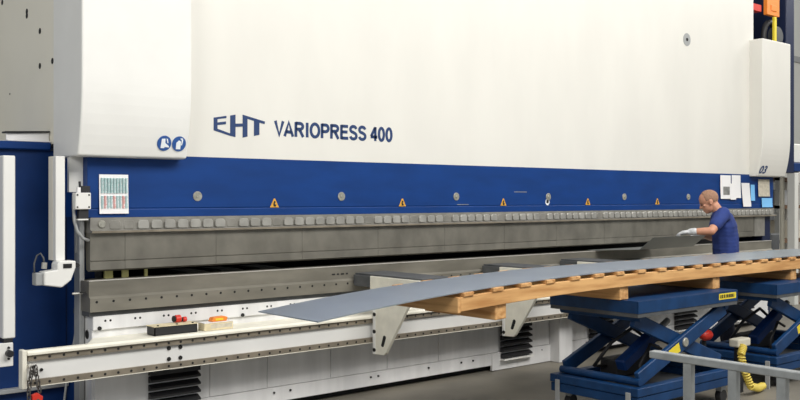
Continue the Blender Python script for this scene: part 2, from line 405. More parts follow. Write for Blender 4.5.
for a, b in ((2.87, 3.25), (6.41, 6.81), (7.74, 8.13), (9.3, 9.7), (10.6, 11.0)):
    mb = MB()
    for k in range(5):
        z = .11 + k * .056
        mb.prism([(6.03, z), (5.98, z + .012), (5.98, z + .026), (6.03, z + .048)], a, b)
    mb.box(a, b, 5.985, 6.03, .39, .46)
    bl = part(mb, 'bellows_vent', M['rubber'])
    MB().box(a - .005, b + .005, 5.97, 6.035, .095, .108).build('vent_lip', M['white'], bl)
    if a < 3: MB().box(a + .14, a + .24, 5.980, 5.9845, .418, .430).build('vent_plate', M['tab'], bl)
part(MB().box(2.6, 11.4, 6.12, 6.3, .0, .06), 'plinth', M['dark'])  # near-black plinth, its colour carries the shade under the base

# guide rail along the front
part(MB().box(1.946, 10.2, 5.775, 5.79, .47, .664), 'rail_web', M['railwhite'])
part(MB().prism([(5.735, .664), (5.735, .680), (5.745, .694), (5.789, .694), (5.789, .664)], 1.95, 10.2), 'rail_lip', M['lip'], bevel=.003)
for z0, z1, zh in ((.628, .664, .646), (.474, .512, .492)):
    mb = MB().box(1.96, 10.2, 5.752, 5.775, z0, z1, mi=0)
    for i in range(93):
        x = 2.0 + i * .0885
        if x > 10.15: break
        mb.cyl((x, 5.750, zh), (x, 5.76, zh), .0085, 8, mi=1)
    part(mb, 'guide_strip', [M['brown'], M['hole']])
part(MB().box(1.918, 1.947, 5.735, 5.80, .464, .699), 'rail_end_plate', M['lip'], bevel=.004)
part(MB().box(1.947, 10.2, 5.752, 5.79, .469, .474), 'rail_foot', M['lip'])
for x, z, r in ((2.896, .608, .014), (2.981, .608, .014), (2.896, .535, .014), (2.981, .535, .014), (2.045, .565, .010)):
    part(MB().cyl((x, 5.768, z), (x, 5.78, z), r, 12), 'rail_bolt', M['hole'])
part(MB().cyl((1.973, 5.70, .60), (1.973, 5.78, .60), .012, 10).box(1.958, 1.988, 5.70, 5.712, .55, .612), 'chain_peg', M['white'])

# sheet support arms hanging on the rail
def support_arm(x, label):
    t = thing('sheet_support_arm', label, 'support arm', (x, 5.74, .38), 'sheet support arms on the front rail')
    g = MB().prism([(5.73, .385), (5.60, .39), (5.575, .41), (5.18, .985), (5.18, 1.0), (5.77, 1.0), (5.77, .90), (5.73, .80)], x, x + .03, mi=0)
    g.build('gusset', M['lip'], t, bevel=.003)
    MB().box(x, x + .34, 5.771, 5.985, .91, .999).build('carrier_beam', M['liftlip'], t, bevel=.003)
    MB().box(x - .004, x + .06, 5.70, 5.733, .385, .75).build('mounting_flange', M['white'], t, bevel=.004)
    b = MB()
    for z in (.42, .565, .70): b.cyl((x - .006, 5.712, z), (x + .01, 5.712, z), .016, 12)
    b.build('bolt', M['hole'], t)
    sl = [(5.60 + .018 * math.cos(a) + (.012 if math.sin(a) < 0 else -.012), .50 + .018 * math.sin(a) + (-.028 if math.sin(a) < 0 else .028)) for a in [2 * PI * i / 16 for i in range(16)]]
    MB().prism(sl, x - .0015, x + .002).build('slot', M['hole'], t)
    MB().box(x + .02, x + .34, 5.17, 5.985, 1.0, 1.012).build('top_plate', M['liftlip'], t)
    return t
support_arm(4.63, 'cream sheet support arm on the rail under the drooping end of the steel sheet')
support_arm(6.12, 'cream sheet support arm behind the left overhanging end of the wooden pallet')
support_arm(7.22, 'cream sheet support arm behind the nearer blue lift table, only its tip showing')

# ------------------------------------------------------------------ left guard, sensor posts
g = thing('side_guard', 'dark blue steel guard panel at the left end of the press', 'guard panel', (2.0, 6.6, 0))
MB().box(.9, 2.512, 6.6, 6.65, 0, 1.955).build('panel', M['navy'], g)
MB().box(.9, 2.395, 6.56, 7.3, 1.955, 2.01).build('top_ledge', M['blue'], g, bevel=.008)
MB().box(.9, 2.512, 6.54, 6.6, .285, .315).build('foot_ledge', M['grey'], g, bevel=.004)
mb = MB().box(2.10, 2.392, 6.565, 6.75, 2.011, 2.02)
mb.prism([(2.10, 2.02), (2.392, 2.02), (2.392, 2.078), (2.14, 2.066), (2.10, 2.066)], 6.60, 6.61, 'y')
mb.prism([(2.09, 2.066), (2.392, 2.082), (2.392, 2.092), (2.09, 2.078)], 6.58, 6.66, 'y', mi=1)
tag(mb.build('metal_profile', [M['paper'], M['rubber']], bevel=.002), 'bright bare metal angle strip lying on top of the blue guard', 'metal strip')

t = thing('sensor_post', 'broad white upright post at the left edge, before the blue guard', 'sensor post', (1.96, 6.1, .55))
MB().box(1.922, 1.998, 6.1, 6.22, .727, 1.89).build('post', M['white'], t, bevel=.006)
mb = MB().box(1.86, 1.985, 6.1, 6.13, .55, .70); mb.build('foot_bracket', M['white'], t, bevel=.004)
mb = MB().cyl((1.955, 6.06, .635), (1.955, 6.11, .635), .022, 12).cyl((1.955, 6.09, .60), (1.955, 6.105, .60), .008, 8).cyl((1.955, 6.09, .67), (1.955, 6.105, .67), .008, 8)
mb.build('knob', M['rubber'], t)
MB().box(1.93, 1.985, 6.11, 6.2, .70, .727).build('rubber_buffer', M['rubber'], t)

t = thing('laser_sensor_arm', 'white sensor post with a boxy foot hanging below the left end cover', 'sensor arm', (2.26, 6.05, 1.04))
MB().box(2.236, 2.297, 6.05, 6.10, 1.21, 1.893).build('post', M['white'], t, bevel=.003)
MB().box(2.236, 2.26, 6.10, 6.18, 1.21, 1.893).build('channel', M['greywall'], t, bevel=.003)
MB().prism([(2.142, 1.145), (2.225, 1.155), (2.225, 1.19), (2.238, 1.21), (2.346, 1.21), (2.346, 1.165), (2.315, 1.085), (2.255, 1.04), (2.142, 1.06)], 5.99, 6.10, 'y').build('foot_housing', M['white'], t, bevel=.006)
MB().box(2.262, 2.318, 5.986, 5.995, 1.165, 1.193).build('slot', M['hole'], t)
MB().box(2.095, 2.145, 6.01, 6.08, 1.06, 1.14).build('connector', M['grey'], t, bevel=.004)
MB().tube([(2.10, 6.05, 1.13), (2.098, 6.05, 1.20), (2.115, 6.05, 1.25), (2.135, 6.04, 1.265), (2.15, 6.03, 1.235), (2.155, 6.03, 1.19)], .0055).build('cable', M['liftlip'], t, smooth=True)
MB().cyl((2.153, 6.03, 1.165), (2.157, 6.03, 1.205), .017, 12).build('cable_gland', M['tab'], t)

t = thing('control_box', 'small white junction box with looped grey cable beside the blue beam', 'junction box', (2.41, 6.06, 1.5))
MB().box(2.36, 2.464, 6.03, 6.092, 1.545, 1.655).build('housing', M['white'], t, bevel=.004)
b = MB()
for x in (2.372, 2.45):
    for z in (1.56, 1.64): b.cyl((x, 6.027, z), (x, 6.035, z), .006, 8)
b.build('screw', M['hole'], t)
MB().box(2.405, 2.462, 6.04, 6.09, 1.656, 1.70).build('connector_block', M['rubber'], t)
MB().box(2.372, 2.394, 6.03, 6.05, 1.655, 1.69).build('tag_plate', M['paper'], t)
MB().cyl((2.40, 6.05, 1.656), (2.394, 6.05, 1.73), .008, 8).build('cable_stub', M['rubber'], t)
MB().tube([(2.37, 6.09, 1.64), (2.365, 6.08, 1.56), (2.37, 6.08, 1.47), (2.39, 6.08, 1.40), (2.43, 6.08, 1.35), (2.475, 6.10, 1.335)], .011).build('cable', M['grey'], t, smooth=True)
MB().box(2.39, 2.455, 6.05, 6.09, 1.48, 1.545).build('lower_bracket', M['rubber'], t)
MB().box(2.38, 2.45, 6.04, 6.09, 1.473, 1.482).build('bracket_lip', M['white'], t)

t = thing('guide_column', 'grey vertical guide column at the left end of the tooling', 'guide column', (2.46, 6.16, 0))
MB().box(2.37, 2.465, 6.17, 6.2, 1.66, 1.9).build('upper_plate', M['white'], t)
MB().box(2.435, 2.47, 6.155, 6.25, .2, 1.5).build('column', M['grey'], t, bevel=.003)
MB().prism([(2.425, 1.25), (2.44, 1.25), (2.44, 1.48), (2.43, 1.48)], 6.2, 6.22, 'y').build('web_plate', M['grey'], t)
MB().cyl((2.41, 6.12, 1.17), (2.41, 6.16, 1.17), .014, 10).build('stud', M['rubber'], t)
MB().cyl((2.36, 6.09, .985), (2.43, 6.09, .985), .008, 8).build('pin', M['tab'], t)

# ------------------------------------------------------------------ papers on the beam
def note(name, x0, x1, z0, z1, m, label, lean=0.0, y=6.088, extra=None):
    mb = MB()
    n = 6
    # gently curled sheet, a real thickness
    P = []
    for i in range(n + 1):
        z = z0 + (z1 - z0) * i / n; c = .008 * (1 - i / n) ** 2
        P.append((y - c, z))
    prof = P + [(a + .0012, b) for a, b in P[::-1]]
    mb.prism(prof, x0, x1)
    if lean:
        for v in mb.bm.verts: v.co.x += lean * (v.co.z - z1)
    o = mb.build(name, m); tag(o, label, 'paper', 'papers stuck to the blue beam')
    return o
p = note('paper_sheet', 2.545, 2.752, 1.513, 1.78, M['paper'], 'white sheet with coloured columns taped to the left end of the blue beam', y=6.092)
random.seed(3)
for k in range(9):
    x = 2.557 + k * .0215; red = k % 2
    for zz0, zz1 in ((1.655, 1.765), (1.55, 1.645)):
        mi = M['ink_green'] if (k % 3 != 1 or zz0 > 1.6) else M['ink_red']
        mb = MB()
        for q in range(int((zz1 - zz0) / .008)):
            w = random.uniform(.008, .016); mb.box(x, x + w, 6.0795, 6.0805 + .011, zz0 + q * .008, zz0 + q * .008 + .005)
        # printed rows sit a hair in front of the paper
        mb.build('printed_column', mi, p)
note('paper_sheet', 10.38, 10.62, 1.61, 1.90, M['paper'], 'white sheet with a grey printed picture right above the worker')
pp = [o for o in C.objects if o.name.startswith('paper_sheet')][-1]
MB().box(10.44, 10.58, 6.078, 6.081, 1.66, 1.76).build('picture', M['ink_grey'], pp)
note('paper_sheet', 10.60, 10.73, 1.60, 1.80, M['paper'], 'small white slip tucked beside the sheet with the grey picture', y=6.084)
note('paper_sheet', 10.65, 10.86, 1.62, 1.905, M['paper_cream'], 'long cream sheet taped left of the curled white sheet', y=6.092).data.materials[0] = M['paper']
note('paper_sheet', 10.875, 11.07, 1.51, 1.81, M['paper'], 'curled white sheet hanging lowest left of the light blue strip', lean=-.12)
note('paper_strip', 11.10, 11.20, 1.585, 1.79, M['paper_blue'], 'narrow upright light blue strip under the right end cover')
note('paper_sheet', 11.29, 11.58, 1.64, 1.86, M['paper_cream'], 'brownish framed sheet under the right end cover')
note('paper_card', 11.38, 11.65, 1.50, 1.62, M['paper_blue'], 'light blue card at the right end of the blue beam')

# ------------------------------------------------------------------ bits on the ledge
t = thing('tool_tray', 'black open tool tray on the white ledge at left', 'tray', (3.02, 5.93, .685))
mb = MB().box(2.83, 3.15, 5.85, 5.965, .686, .69)
for b in ((2.83, 3.15, 5.85, 5.855), (2.83, 3.15, 5.96, 5.965), (2.83, 2.836, 5.85, 5.965), (3.144, 3.15, 5.85, 5.965)): mb.box(*b, .686, .745)
mb.build('tray_body', M['rubber'], t)
mb = MB().box(2.825, 3.155, 5.845, 5.97, .745, .750); mb.build('lid', M['card'], t)
for x in (2.86, 3.0, 3.12): MB().cyl((x, 5.86, .750), (x, 5.86, .756), .008, 8).build('rivet', M['hole'], t)
for x, r, lab in ((3.055, .026, 'larger red plug lying on the tray lid'), (3.105, .018, 'small red plug lying right of the larger one on the tray lid')):
    t = thing('red_plug', lab, 'plug', (x, 5.945, .751), 'red plugs on the black tray')
    MB().cyl((x - r, 5.945, .751 + r), (x + r * .6, 5.945, .751 + r), r, 18).build('plug_body', M['red'], t, bevel=.004)
    MB().cyl((x - r - .016, 5.945, .751 + r), (x - r, 5.945, .751 + r), r * .85, 18).build('collar', M['hole'], t, bevel=.003)
t = thing('cardboard_box', 'small cream cardboard box beside the black tray', 'box', (3.30, 5.88, .686))
MB().box(3.20, 3.43, 5.84, 5.93, .686, .738).build('carton', M['card'], t, bevel=.002)
MB().box(3.25, 3.42, 5.8385, 5.8405, .70, .728).build('printed_panel', M['paper_cream'], t)
MB().box(3.2, 3.43, 5.838, 5.932, .7382, .7415).build('flap', M['paper'], t)
t = thing('orange_block', 'orange plastic case on top of the cream cardboard box', 'case', (3.33, 5.89, .742))
MB().prism([(3.27, .7425), (3.39, .7425), (3.40, .768), (3.38, .775), (3.285, .772)], 5.86, 5.92, 'y').build('case_body', M['orange'], t, bevel=.004)
MB().box(3.30, 3.36, 5.858, 5.861, .75, .765).build('clasp', M['yellow'], t)

# ------------------------------------------------------------------ chain with hook
t = thing('lifting_chain', 'steel chain with red hook hanging from the left end of the rail', 'chain', (1.97, 5.70, .60))
mb = MB()
def link(c, ang):
    pts = []
    for i in range(14):
        a = 2 * PI * i / 14; px = .011 * math.cos(a); pz = .011 * math.sin(a) + (.012 if math.sin(a) > 0 else -.012)
        pts.append((c[0] + px * math.cos(ang), c[1] + px * math.sin(ang), c[2] + pz))
    mb.tube(pts, .0045, 6, closed=True)
for side, z_top, n in ((-1, .60, 6), (1, .605, 4)):
    for k in range(n):
        link((1.972 + side * (.014 + .006 * min(k, 3)), 5.695 - .003 * k, z_top - .04 - k * .034), (k % 2) * PI / 2 + .4)
link((1.962, 5.695, .585), .5); link((1.985, 5.695, .588), 2.0)
mb.build('chain_link', M['chain'], t, smooth=True)
mb = MB().prism([(1.955, .435), (1.99, .445), (2.02, .42), (2.015, .37), (1.985, .34), (1.96, .37)], 5.67, 5.70, 'y')
mb.tube([(1.985, 5.685, .38), (1.99, 5.685, .33), (2.02, 5.685, .29), (2.01, 5.685, .24), (1.97, 5.685, .23), (1.945, 5.685, .26)], [.014, .014, .016, .016, .013, .006])
mb.build('hook', M['red'], t, bevel=.003)
MB().cyl((1.988, 5.66, .40), (1.988, 5.705, .40), .011, 10).build('hook_pin', M['chain'], t)
tag(MB().tube([(2.47, 6.27, .84), (2.462, 6.27, .76), (2.44, 6.27, .62), (2.40, 6.27, .45), (2.37, 6.27, .2), (2.30, 6.27, .012), (2.0, 6.25, .012)], .008).build('power_cable', M['grey'], smooth=True), 'thin grey cable hanging down behind the rail before the blue guard', 'cable')

# ------------------------------------------------------------------ pallet and the drooping sheet
def droop(x): return 0.0 if x > 5.7 else .05 * ((5.7 - x) / 1.79) ** 2
def bend(mb):
    for v in mb.bm.verts: v.co.z -= droop(v.co.x)
    return mb
pal = thing('wooden_pallet', 'long pale pine pallet lying across both blue lift tables', 'pallet', (5.6, 4.35, .89))
PX1 = 9.45
for i, x in enumerate((4.23, 5.515, 6.745, 8.03, 9.30)):
    bend(MB().box(x, x + .10, 4.02, 4.68, .890, .985)).build('bearer', M['wood_end'], pal, bevel=.004)
for y in (4.0, 4.31, 4.62):
    mb = MB()
    N = 44
    for k in range(N):
        pass
    xs = [3.91 + (PX1 - 3.91) * k / N for k in range(N + 1)]
    for k in range(N + 1):
        x = xs[k]; q = [mb.bm.verts.new((x, yy, zz)) for yy, zz in ((y, .986), (y + .045, .986), (y + .045, 1.073), (y, 1.073))]
        if k == 0: mb.bm.faces.new(q)
        else:
            for j in range(4): mb.bm.faces.new([pq[j], pq[(j + 1) % 4], q[(j + 1) % 4], q[j]])
        if k == N: mb.bm.faces.new(q[::-1])
        pq = q
    bend(mb).build('beam', M['wood'], pal, bevel=.003)
bend(MB().box(3.885, 3.91, 4.0, 4.665, .978, 1.073)).build('end_board', M['wood_end'], pal, bevel=.003)
for i in range(22):
    x = 3.93 + i * .2525
    w = .085 + .02 * ((i * 7) % 3) / 2
    bend(MB().box(x, x + w, 3.99, 4.67, 1.0735, 1.0975)).build('slat', M['wood_end'], pal, bevel=.003)
# sheet
mb = MB(); N = 70; x0, x1 = 2.868, 9.2; pq = None
for k in range(N + 1):
    x = x0 + (x1 - x0) * k / N
    z = 1.098 - droop(x) - (.012 * ((3.91 - x) / 1.07) ** 2 if x < 3.91 else 0)
    q = [mb.bm.verts.new((x, yy, zz)) for yy, zz in ((4.01, z), (4.60, z), (4.60, z + .006), (4.01, z + .006))]
    if k == 0: mb.bm.faces.new(q)
    else:
        for j in range(4): mb.bm.faces.new([pq[j], pq[(j + 1) % 4], q[(j + 1) % 4], q[j]])
    if k == N: mb.bm.faces.new(q[::-1])
    pq = q
for f in mb.bm.faces: f.smooth = abs(f.normal.z) > .5
tag(mb.build('steel_sheet', M['sheet']), 'long thin bluish steel sheet on the pallet, its left end drooping freely', 'metal sheet')

# workpiece in the press
wp = MB().prism([(6.115, 1.0735), (6.0, 1.076), (5.475, 1.105), (5.322, 1.228), (5.3195, 1.2315), (5.477, 1.1085), (6.0, 1.080), (6.115, 1.0775)], 7.835, 8.79)
tag(wp.build('bent_sheet', M['bentsheet']), 'short steel sheet with a raised flange held by the worker at the press', 'metal sheet')

# ------------------------------------------------------------------ lift tables
def lift_table(x0, label, group='blue scissor lift tables'):
    L, y0, y1 = 1.345, 3.885, 4.69
    t = thing('scissor_lift_table', label, 'lift table', (x0 + L / 2, (y0 + y1) / 2, 0), group)
    mb = MB().box(x0, x0 + L, y0, y1, .884, .8885); mb.box(x0, x0 + L, y0, y0 + .006, .80, .884); mb.box(x0, x0 + L, y1 - .006, y1, .80, .884)
    mb.box(x0, x0 + .006, y0, y1, .80, .884); mb.box(x0 + L - .006, x0 + L, y0, y1, .80, .884)
    mb.build('platform', M['liftblue'], t, bevel=.006, seg=2)
    mb = MB().box(x0 + .004, x0 + L - .004, y0 + .004, y0 + .03, .772, .80).box(x0 + .004, x0 + L - .004, y1 - .03, y1 - .004, .772, .80).box(x0 + .004, x0 + .03, y0 + .03, y1 - .03, .772, .80).box(x0 + L - .03, x0 + L - .004, y0 + .03, y1 - .03, .772, .80)
    mb.build('safety_bar', M['liftlip'], t)
    lb = MB().box(x0 + 1.065, x0 + 1.315, y0 - .0015, y0 + .001, .825, .872).build('warning_label', M['yellow'], t)
    mk = MB(); random.seed(5)
    xx = x0 + 1.08
    while xx < x0 + 1.29:
        w = random.uniform(.008, .02); mk.box(xx, xx + w, y0 - .003, y0 - .0012, .836, .862); xx += w + random.uniform(.005, .012)
    mk.build('pictogram', M['ink_black'], lb)
    # base frame: two stacked channels all round
    mb = MB()
    for z0, z1, i in ((.21, .27, 0), (.14, .205, .006)):
        mb.box(x0 + i, x0 + L - i, y0 + i, y0 + .07, z0, z1).box(x0 + i, x0 + L - i, y1 - .07, y1 - i, z0, z1)
        mb.box(x0 + i, x0 + .07, y0 + .07, y1 - .07, z0, z1).box(x0 + L - .07, x0 + L - i, y0 + .07, y1 - .07, z0, z1)
    mb.build('base_frame', M['liftblue'], t, bevel=.004)
    for y in (y0 + .06, y1 - .10):
        MB().box(x0 - .012, x0 - .0005, y, y + .04, .0, .235).build('leg', M['grey'], t, bevel=.002)
    for x in (x0 + .16, x0 + L - .14):
        for y in (y0 + .05, y1 - .09):
            lg = MB().box(x - .02, x + .045, y, y + .05, .06, .142).build('leg', M['grey'], t)
            MB().cyl((x + .012, y - .004 + .002, .05), (x + .012, y + .05, .05), .05, 20).build('castor', M['rubber'], lg, bevel=.004)
    # scissor arms
    for y in (y0 + .05, y1 - .095):
        MB().bar((x0 + .09, y + .02, .315), (x0 + 1.25, y + .02, .745), .04, .11).build('scissor_arm', M['liftblue'], t, bevel=.006)
        yi = y + .045 if y < 4.2 else y - .045
        MB().bar((x0 + 1.25, yi + .02, .315), (x0 + .10, yi + .02, .745), .04, .11).build('scissor_arm', M['liftblue'], t, bevel=.006)
        MB().cyl((x0 + .67, y - .012, .53), (x0 + .67, y + .06, .53), .035, 20).build('pivot_pin', M['screw'], t, bevel=.004)
    fy = y0 + .05
    d = V((1.16, 0, .43)).normalized(); u = V((-d.z, 0, d.x))
    c = V((x0 + .09, fy - .0015, .315)) + d * .47
    q = [c + d * i * .07 + u * j * .035 for i, j in ((-1, -1), (1, -1), (1, 1), (-1, 1))]
    MB().prism([(p.x, p.z) for p in q], fy - .0015, fy + .002, 'y').build('warning_sticker', M['yellow'], t)
    for x, z in ((x0 + .09, .30), (x0 + 1.25, .30), (x0 + .10, .76), (x0 + 1.25, .76)):
        MB().cyl((x, y0 + .04, z), (x, y1 - .04, z), .028, 14).build('cross_shaft', M['liftblue'], t)
    MB().bar((x0 + .35, 4.29, .34), (x0 + .80, 4.29, .55), .09, .09).build('hydraulic_cylinder', M['navy'], t, bevel=.01)
    MB().cyl((x0 + .80, 4.29, .55), (x0 + .98, 4.29, .635), .025, 14).build('piston_rod', M['tab'], t)
    MB().box(x0 + .45, x0 + .95, 4.40, 4.56, .22, .36).build('pump_unit', M['rubber'], t, bevel=.01)
    MB().tube([(x0 + .95, 4.45, .30), (x0 + .85, 4.38, .48), (x0 + .6, 4.36, .60), (x0 + .38, 4.40, .50), (x0 + .25, 4.46, .33), (x0 + .45, 4.50, .30)], .014).build('black_hose', M['rubber'], t, smooth=True)  # these black hoses are added to darken the shaded space under the platform
    MB().tube([(x0 + .5, 4.2, .16), (x0 + .4, 4.15, .36), (x0 + .55, 4.16, .50), (x0 + .75, 4.2, .44)], .012).build('black_hose', M['rubber'], t, smooth=True)
    MB().box(x0 + .07, x0 + L - .07, y0 + .07, y1 - .07, .135, .15).build('base_pan', M['liftlip'], t)
    MB().box(x0 + .12, x0 + .20, y0 + .15, y1 - .15, .27, .30).build('cross_member', M['liftblue'], t, bevel=.004)
    return t
lift_table(5.54, 'nearer blue scissor lift table with yellow label, left end towards the sheet support arms')
lift_table(7.515, 'farther blue scissor lift table cut by the right edge of the photo')
t = thing('red_valve', 'red plastic valve handle between the two blue lift tables', 'valve', (7.25, 4.35, 0))
MB().cyl((7.27, 4.42, 0), (7.27, 4.42, .40), .02, 12).build('stem', M['rubber'], t)
MB().ball((7.27, 4.40, .43), (.085, .05, .05)).build('handle', M['red'], t, smooth=True)
t = thing('pedal_box', 'beige valve box with a coiled yellow hose beside the far lift table', 'valve box', (7.2, 4.04, 0))
MB().box(7.10, 7.30, 4.0, 4.09, .385, .452).build('housing', M['valve'], t, bevel=.012, seg=2)
MB().box(7.17, 7.23, 4.03, 4.08, .0, .386).build('stand', M['dark'], t)
key = [V(p) for p in ((7.15, 3.985, .40), (7.075, 3.965, .335), (7.075, 3.93, .20), (7.13, 3.91, .08), (7.27, 3.92, .045), (7.40, 3.95, .042))]
hp = []; NN = 320
for i in range(NN):
    f = i / (NN - 1) * (len(key) - 1.001); k = int(f); c = key[k].lerp(key[k + 1], f - k); d = (key[k + 1] - key[k]).normalized()
    sd = d.cross(V((.3, 1, .2))).normalized(); up = sd.cross(d); a = i * 2 * PI / 11
    hp.append(c + sd * .026 * math.cos(a) + up * .026 * math.sin(a))
MB().tube(hp, .0075, 6).build('spiral_hose', M['hose'], t, smooth=True)

# ------------------------------------------------------------------ railing in the foreground
t = thing('guard_railing', 'galvanised steel railing across the lower right foreground', 'railing', (3.18, 1.5, 0))
MB().box(3.16, 3.20, .55, 2.165, .984, 1.012).build('handrail', M['galv'], t, bevel=.003)
for k in range(8):
    y = 1.998 - k * .188
    MB().box(3.165, 3.195, y - .0175, y + .0175, 0, .984).build('post', M['galv'], t, bevel=.002)

# ------------------------------------------------------------------ things beyond the right end
t = thing('storage_rack', 'grey shelving rack with brown boards beyond the right end of the press', 'rack', (15, 7.6, 0))
for x in (14.2, 15.6):
    for y in (7.3, 7.9): MB().box(x, x + .10, y, y + .08, 0, 1.98).build('upright', M['wall'], t)
for z in (.35, .9, 1.45, 1.9): MB().box(14.2, 15.7, 7.3, 7.98, z, z + .05).build('shelf', M['shelfbrown'], t)
random.seed(2)
for i, (x, z, h, m, nm) in enumerate(((14.35, .40, .35, 'card', 'pale cardboard carton on the rack, lowest shelf'), (14.8, .95, .3, 'valve', 'beige carton on the rack, second shelf'), (14.4, 1.5, .25, 'grey', 'grey carton on the rack, upper shelf'))):
    tag(MB().box(x, x + .35, 7.4, 7.8, z + .001, z + h).build('carton', M[m], bevel=.01), nm, 'box', 'cartons on the rack')
t = thing('upright_pipe', 'beige upright pipe with a foot clamp beyond the right end of the press', 'pipe', (13.6, 7.05, 0))
MB().cyl((13.80, 7.05, .75), (13.80, 7.05, 1.95), .035, 14).build('pipe', M['valve'], t)
MB().box(13.7, 13.9, 6.95, 7.15, 0, .55).build('foot_block', M['grey'], t, bevel=.01)
MB().box(13.74, 13.86, 7.0, 7.1, .55, .80).build('clamp', M['valve'], t, bevel=.008)
t = thing('machine_column', 'pale grey upright column at the right edge of the photo', 'column', (14.1, 6.9, 0))
MB().box(13.66, 13.78, 6.78, 6.9, 0, 2.0).build('column', M['wall'], t, bevel=.006)
MB().box(13.64, 14.5, 6.78, 7.2, 2.02, 2.15).build('blue_bracket', M['navy'], t, bevel=.01)
MB().cyl((13.85, 6.84, 1.84), (13.85, 6.84, 2.02), .06, 18).build('silver_nozzle', M['steel_edge'], t, bevel=.01)
MB().box(13.75, 14.6, 6.85, 7.3, 2.151, 2.45).build('motor_box', M['wall'], t, bevel=.02)
t = thing('machine_stand', 'low grey machine bed with dark top behind the right end of the press', 'machine', (13, 7, 0))
MB().box(12.85, 13.3, 6.7, 7.3, 0, .75).build('bed', M['grey'], t, bevel=.01)
MB().box(12.9, 13.15, 6.75, 7.2, .75, 1.1).build('head', M['liftlip'], t, bevel=.02)

t = thing('steel_cabinet', 'tall dark grey cabinet standing beyond the beige upright pipe', 'cabinet', (16.2, 9, 0))
MB().box(14.9, 17.3, 8.9, 9.4, 0, 1.95).build('body', M['liftlip'], t, bevel=.01)
for x in (14.93, 16.12):
    d_ = MB().box(x, x + 1.15, 8.88, 8.899, .1, 1.9).build('door', M['liftlip'], t, bevel=.006)
    MB().box(x + 1.02, x + 1.05, 8.85, 8.88, .95, 1.1).build('handle', M['tab'], d_)
t = thing('brown_post', 'narrow rusty brown post at the right edge beside the pale column', 'post', (13.95, 6.9, 0))
MB().box(13.87, 13.95, 6.86, 6.94, 0.01, 1.82).build('post', M['shelfbrown'], t, bevel=.004)
MB().box(13.83, 14.0, 6.85, 6.945, 0, .012).build('foot_plate', M['shelfbrown'], t)

# ------------------------------------------------------------------ the worker
O = V((8.92, 5.19, 0)); FD = V((-.6, .8, 0)); LD = V((-.8, -.6, 0)); UP = V((0, 0, 1))
man = thing('person', 'man in a blue t-shirt and grey gloves bending over the sheet at the press', 'person', O)
def P(a, b, z): return O + FD * a + LD * b + UP * z
BR = Matrix((FD, LD, UP)).transposed()      # local (forward, left, up) to world
def chain(mb, pts, step=.35):
    """overlapping balls along a path: pts = [(pos, (rf, rl, ru) or r), ...]"""
    for (p, r), (q, s) in zip(pts[:-1], pts[1:]):
        r = r if isinstance(r, tuple) else (r, r, r); s = s if isinstance(s, tuple) else (s, s, s)
        n = max(2, int((q - p).length / (min(*r, *s) * step)))
        for i in range(n + 1):
            t = i / n; mb.ball(p.lerp(q, t), tuple(r[k] + (s[k] - r[k]) * t for k in range(3)), BR)
    return mb
ws = (8.416, 5.322)
SL, EL = P(.03, .185, 1.455), V((8.50, 5.085, 1.285))
WL = V((8.405, 5.262, 1.276)); HL = V((8.352, 5.318, 1.270))
SR, ER = P(.02, -.185, 1.455), P(.10, -.26, 1.20)
WR = P(.245, -.03, 1.245); HR = P(.295, .045, 1.225)
spine = [(P(-.02, 0, .93), (.125, .17, .12)), (P(-.02, 0, 1.05), (.125, .155, .1)), (P(-.015, 0, 1.2), (.125, .155, .1)), (P(.0, 0, 1.32), (.125, .17, .1)), (P(.02, 0, 1.41), (.105, .165, .08))]
def arm(mb, S, E, W, k=0.0):
    chain(mb, [(S, .058 + k), (S.lerp(E, .5), .050 + k), (E, .043 + k)])
    if not k: chain(mb, [(E, .043), (E.lerp(W, .3), .042), (E.lerp(W, .7), .034), (W, .028)])
def hand(mb, W, H, grip_dir, across, k=0.0):
    """palm from wrist W to knuckles H, four fingers bending towards grip_dir, thumb from the side near the wrist"""
    d = (H - W).normalized(); palm_end = H
    for s in (-.028, -.010, .010, .028):
        chain(mb, [(W, .02 + k), (palm_end + across * s, .013 + k)])
    for s, L in ((-.030, .82), (-.010, 1.0), (.010, .96), (.029, .76)):
        p0 = palm_end + across * s; p1 = p0 + (d * .8 + grip_dir * .5).normalized() * .040 * L
        p2 = p1 + (d * .15 + grip_dir).normalized() * .026 * L; p3 = p2 + (-d * .55 + grip_dir * .6).normalized() * .020 * L
        chain(mb, [(p0, .0105 + k), (p1, .0095 + k), (p2, .0088 + k), (p3, .0078 + k)])
    b0 = W.lerp(H, .35) - across * .024; b1 = b0 + (-across * .8 + d * .6 + grip_dir * .4).normalized() * .035; b2 = b1 + (d * .8 + grip_dir * .5).normalized() * .032
    chain(mb, [(b0, .013 + k), (b1, .011 + k), (b2, .009 + k)])
HC = P(.155, 0, 1.585)
tilt = Matrix.Rotation(math.radians(26), 3, 'Y')      # nod forward in the local frame
HB = BR @ tilt
def hd(a, b, z): return HC + HB @ V((a, b, z))
mb = MB()
chain(mb, spine)
chain(mb, [(P(.02, -.15, 1.44), .062), (P(.02, .15, 1.44), .062)])
chain(mb, [(P(.02, 0, 1.43), (.062, .068, .05)), (P(.07, 0, 1.50), (.056, .058, .05)), (hd(-.03, 0, -.06), (.056, .056, .05))])
mb.ball(hd(-.012, 0, .025), (.100, .076, .090), HB, 3)        # cranium
mb.ball(hd(.030, 0, -.045), (.060, .058, .072), HB, 3)         # face
mb.ball(hd(.052, 0, -.092), (.032, .034, .026), HB, 2)         # chin
mb.ball(hd(.062, 0, .022), (.026, .052, .016), HB, 2)          # brow
chain(mb, [(hd(.080, 0, .005), .011), (hd(.102, 0, -.030), .014)])   # nose
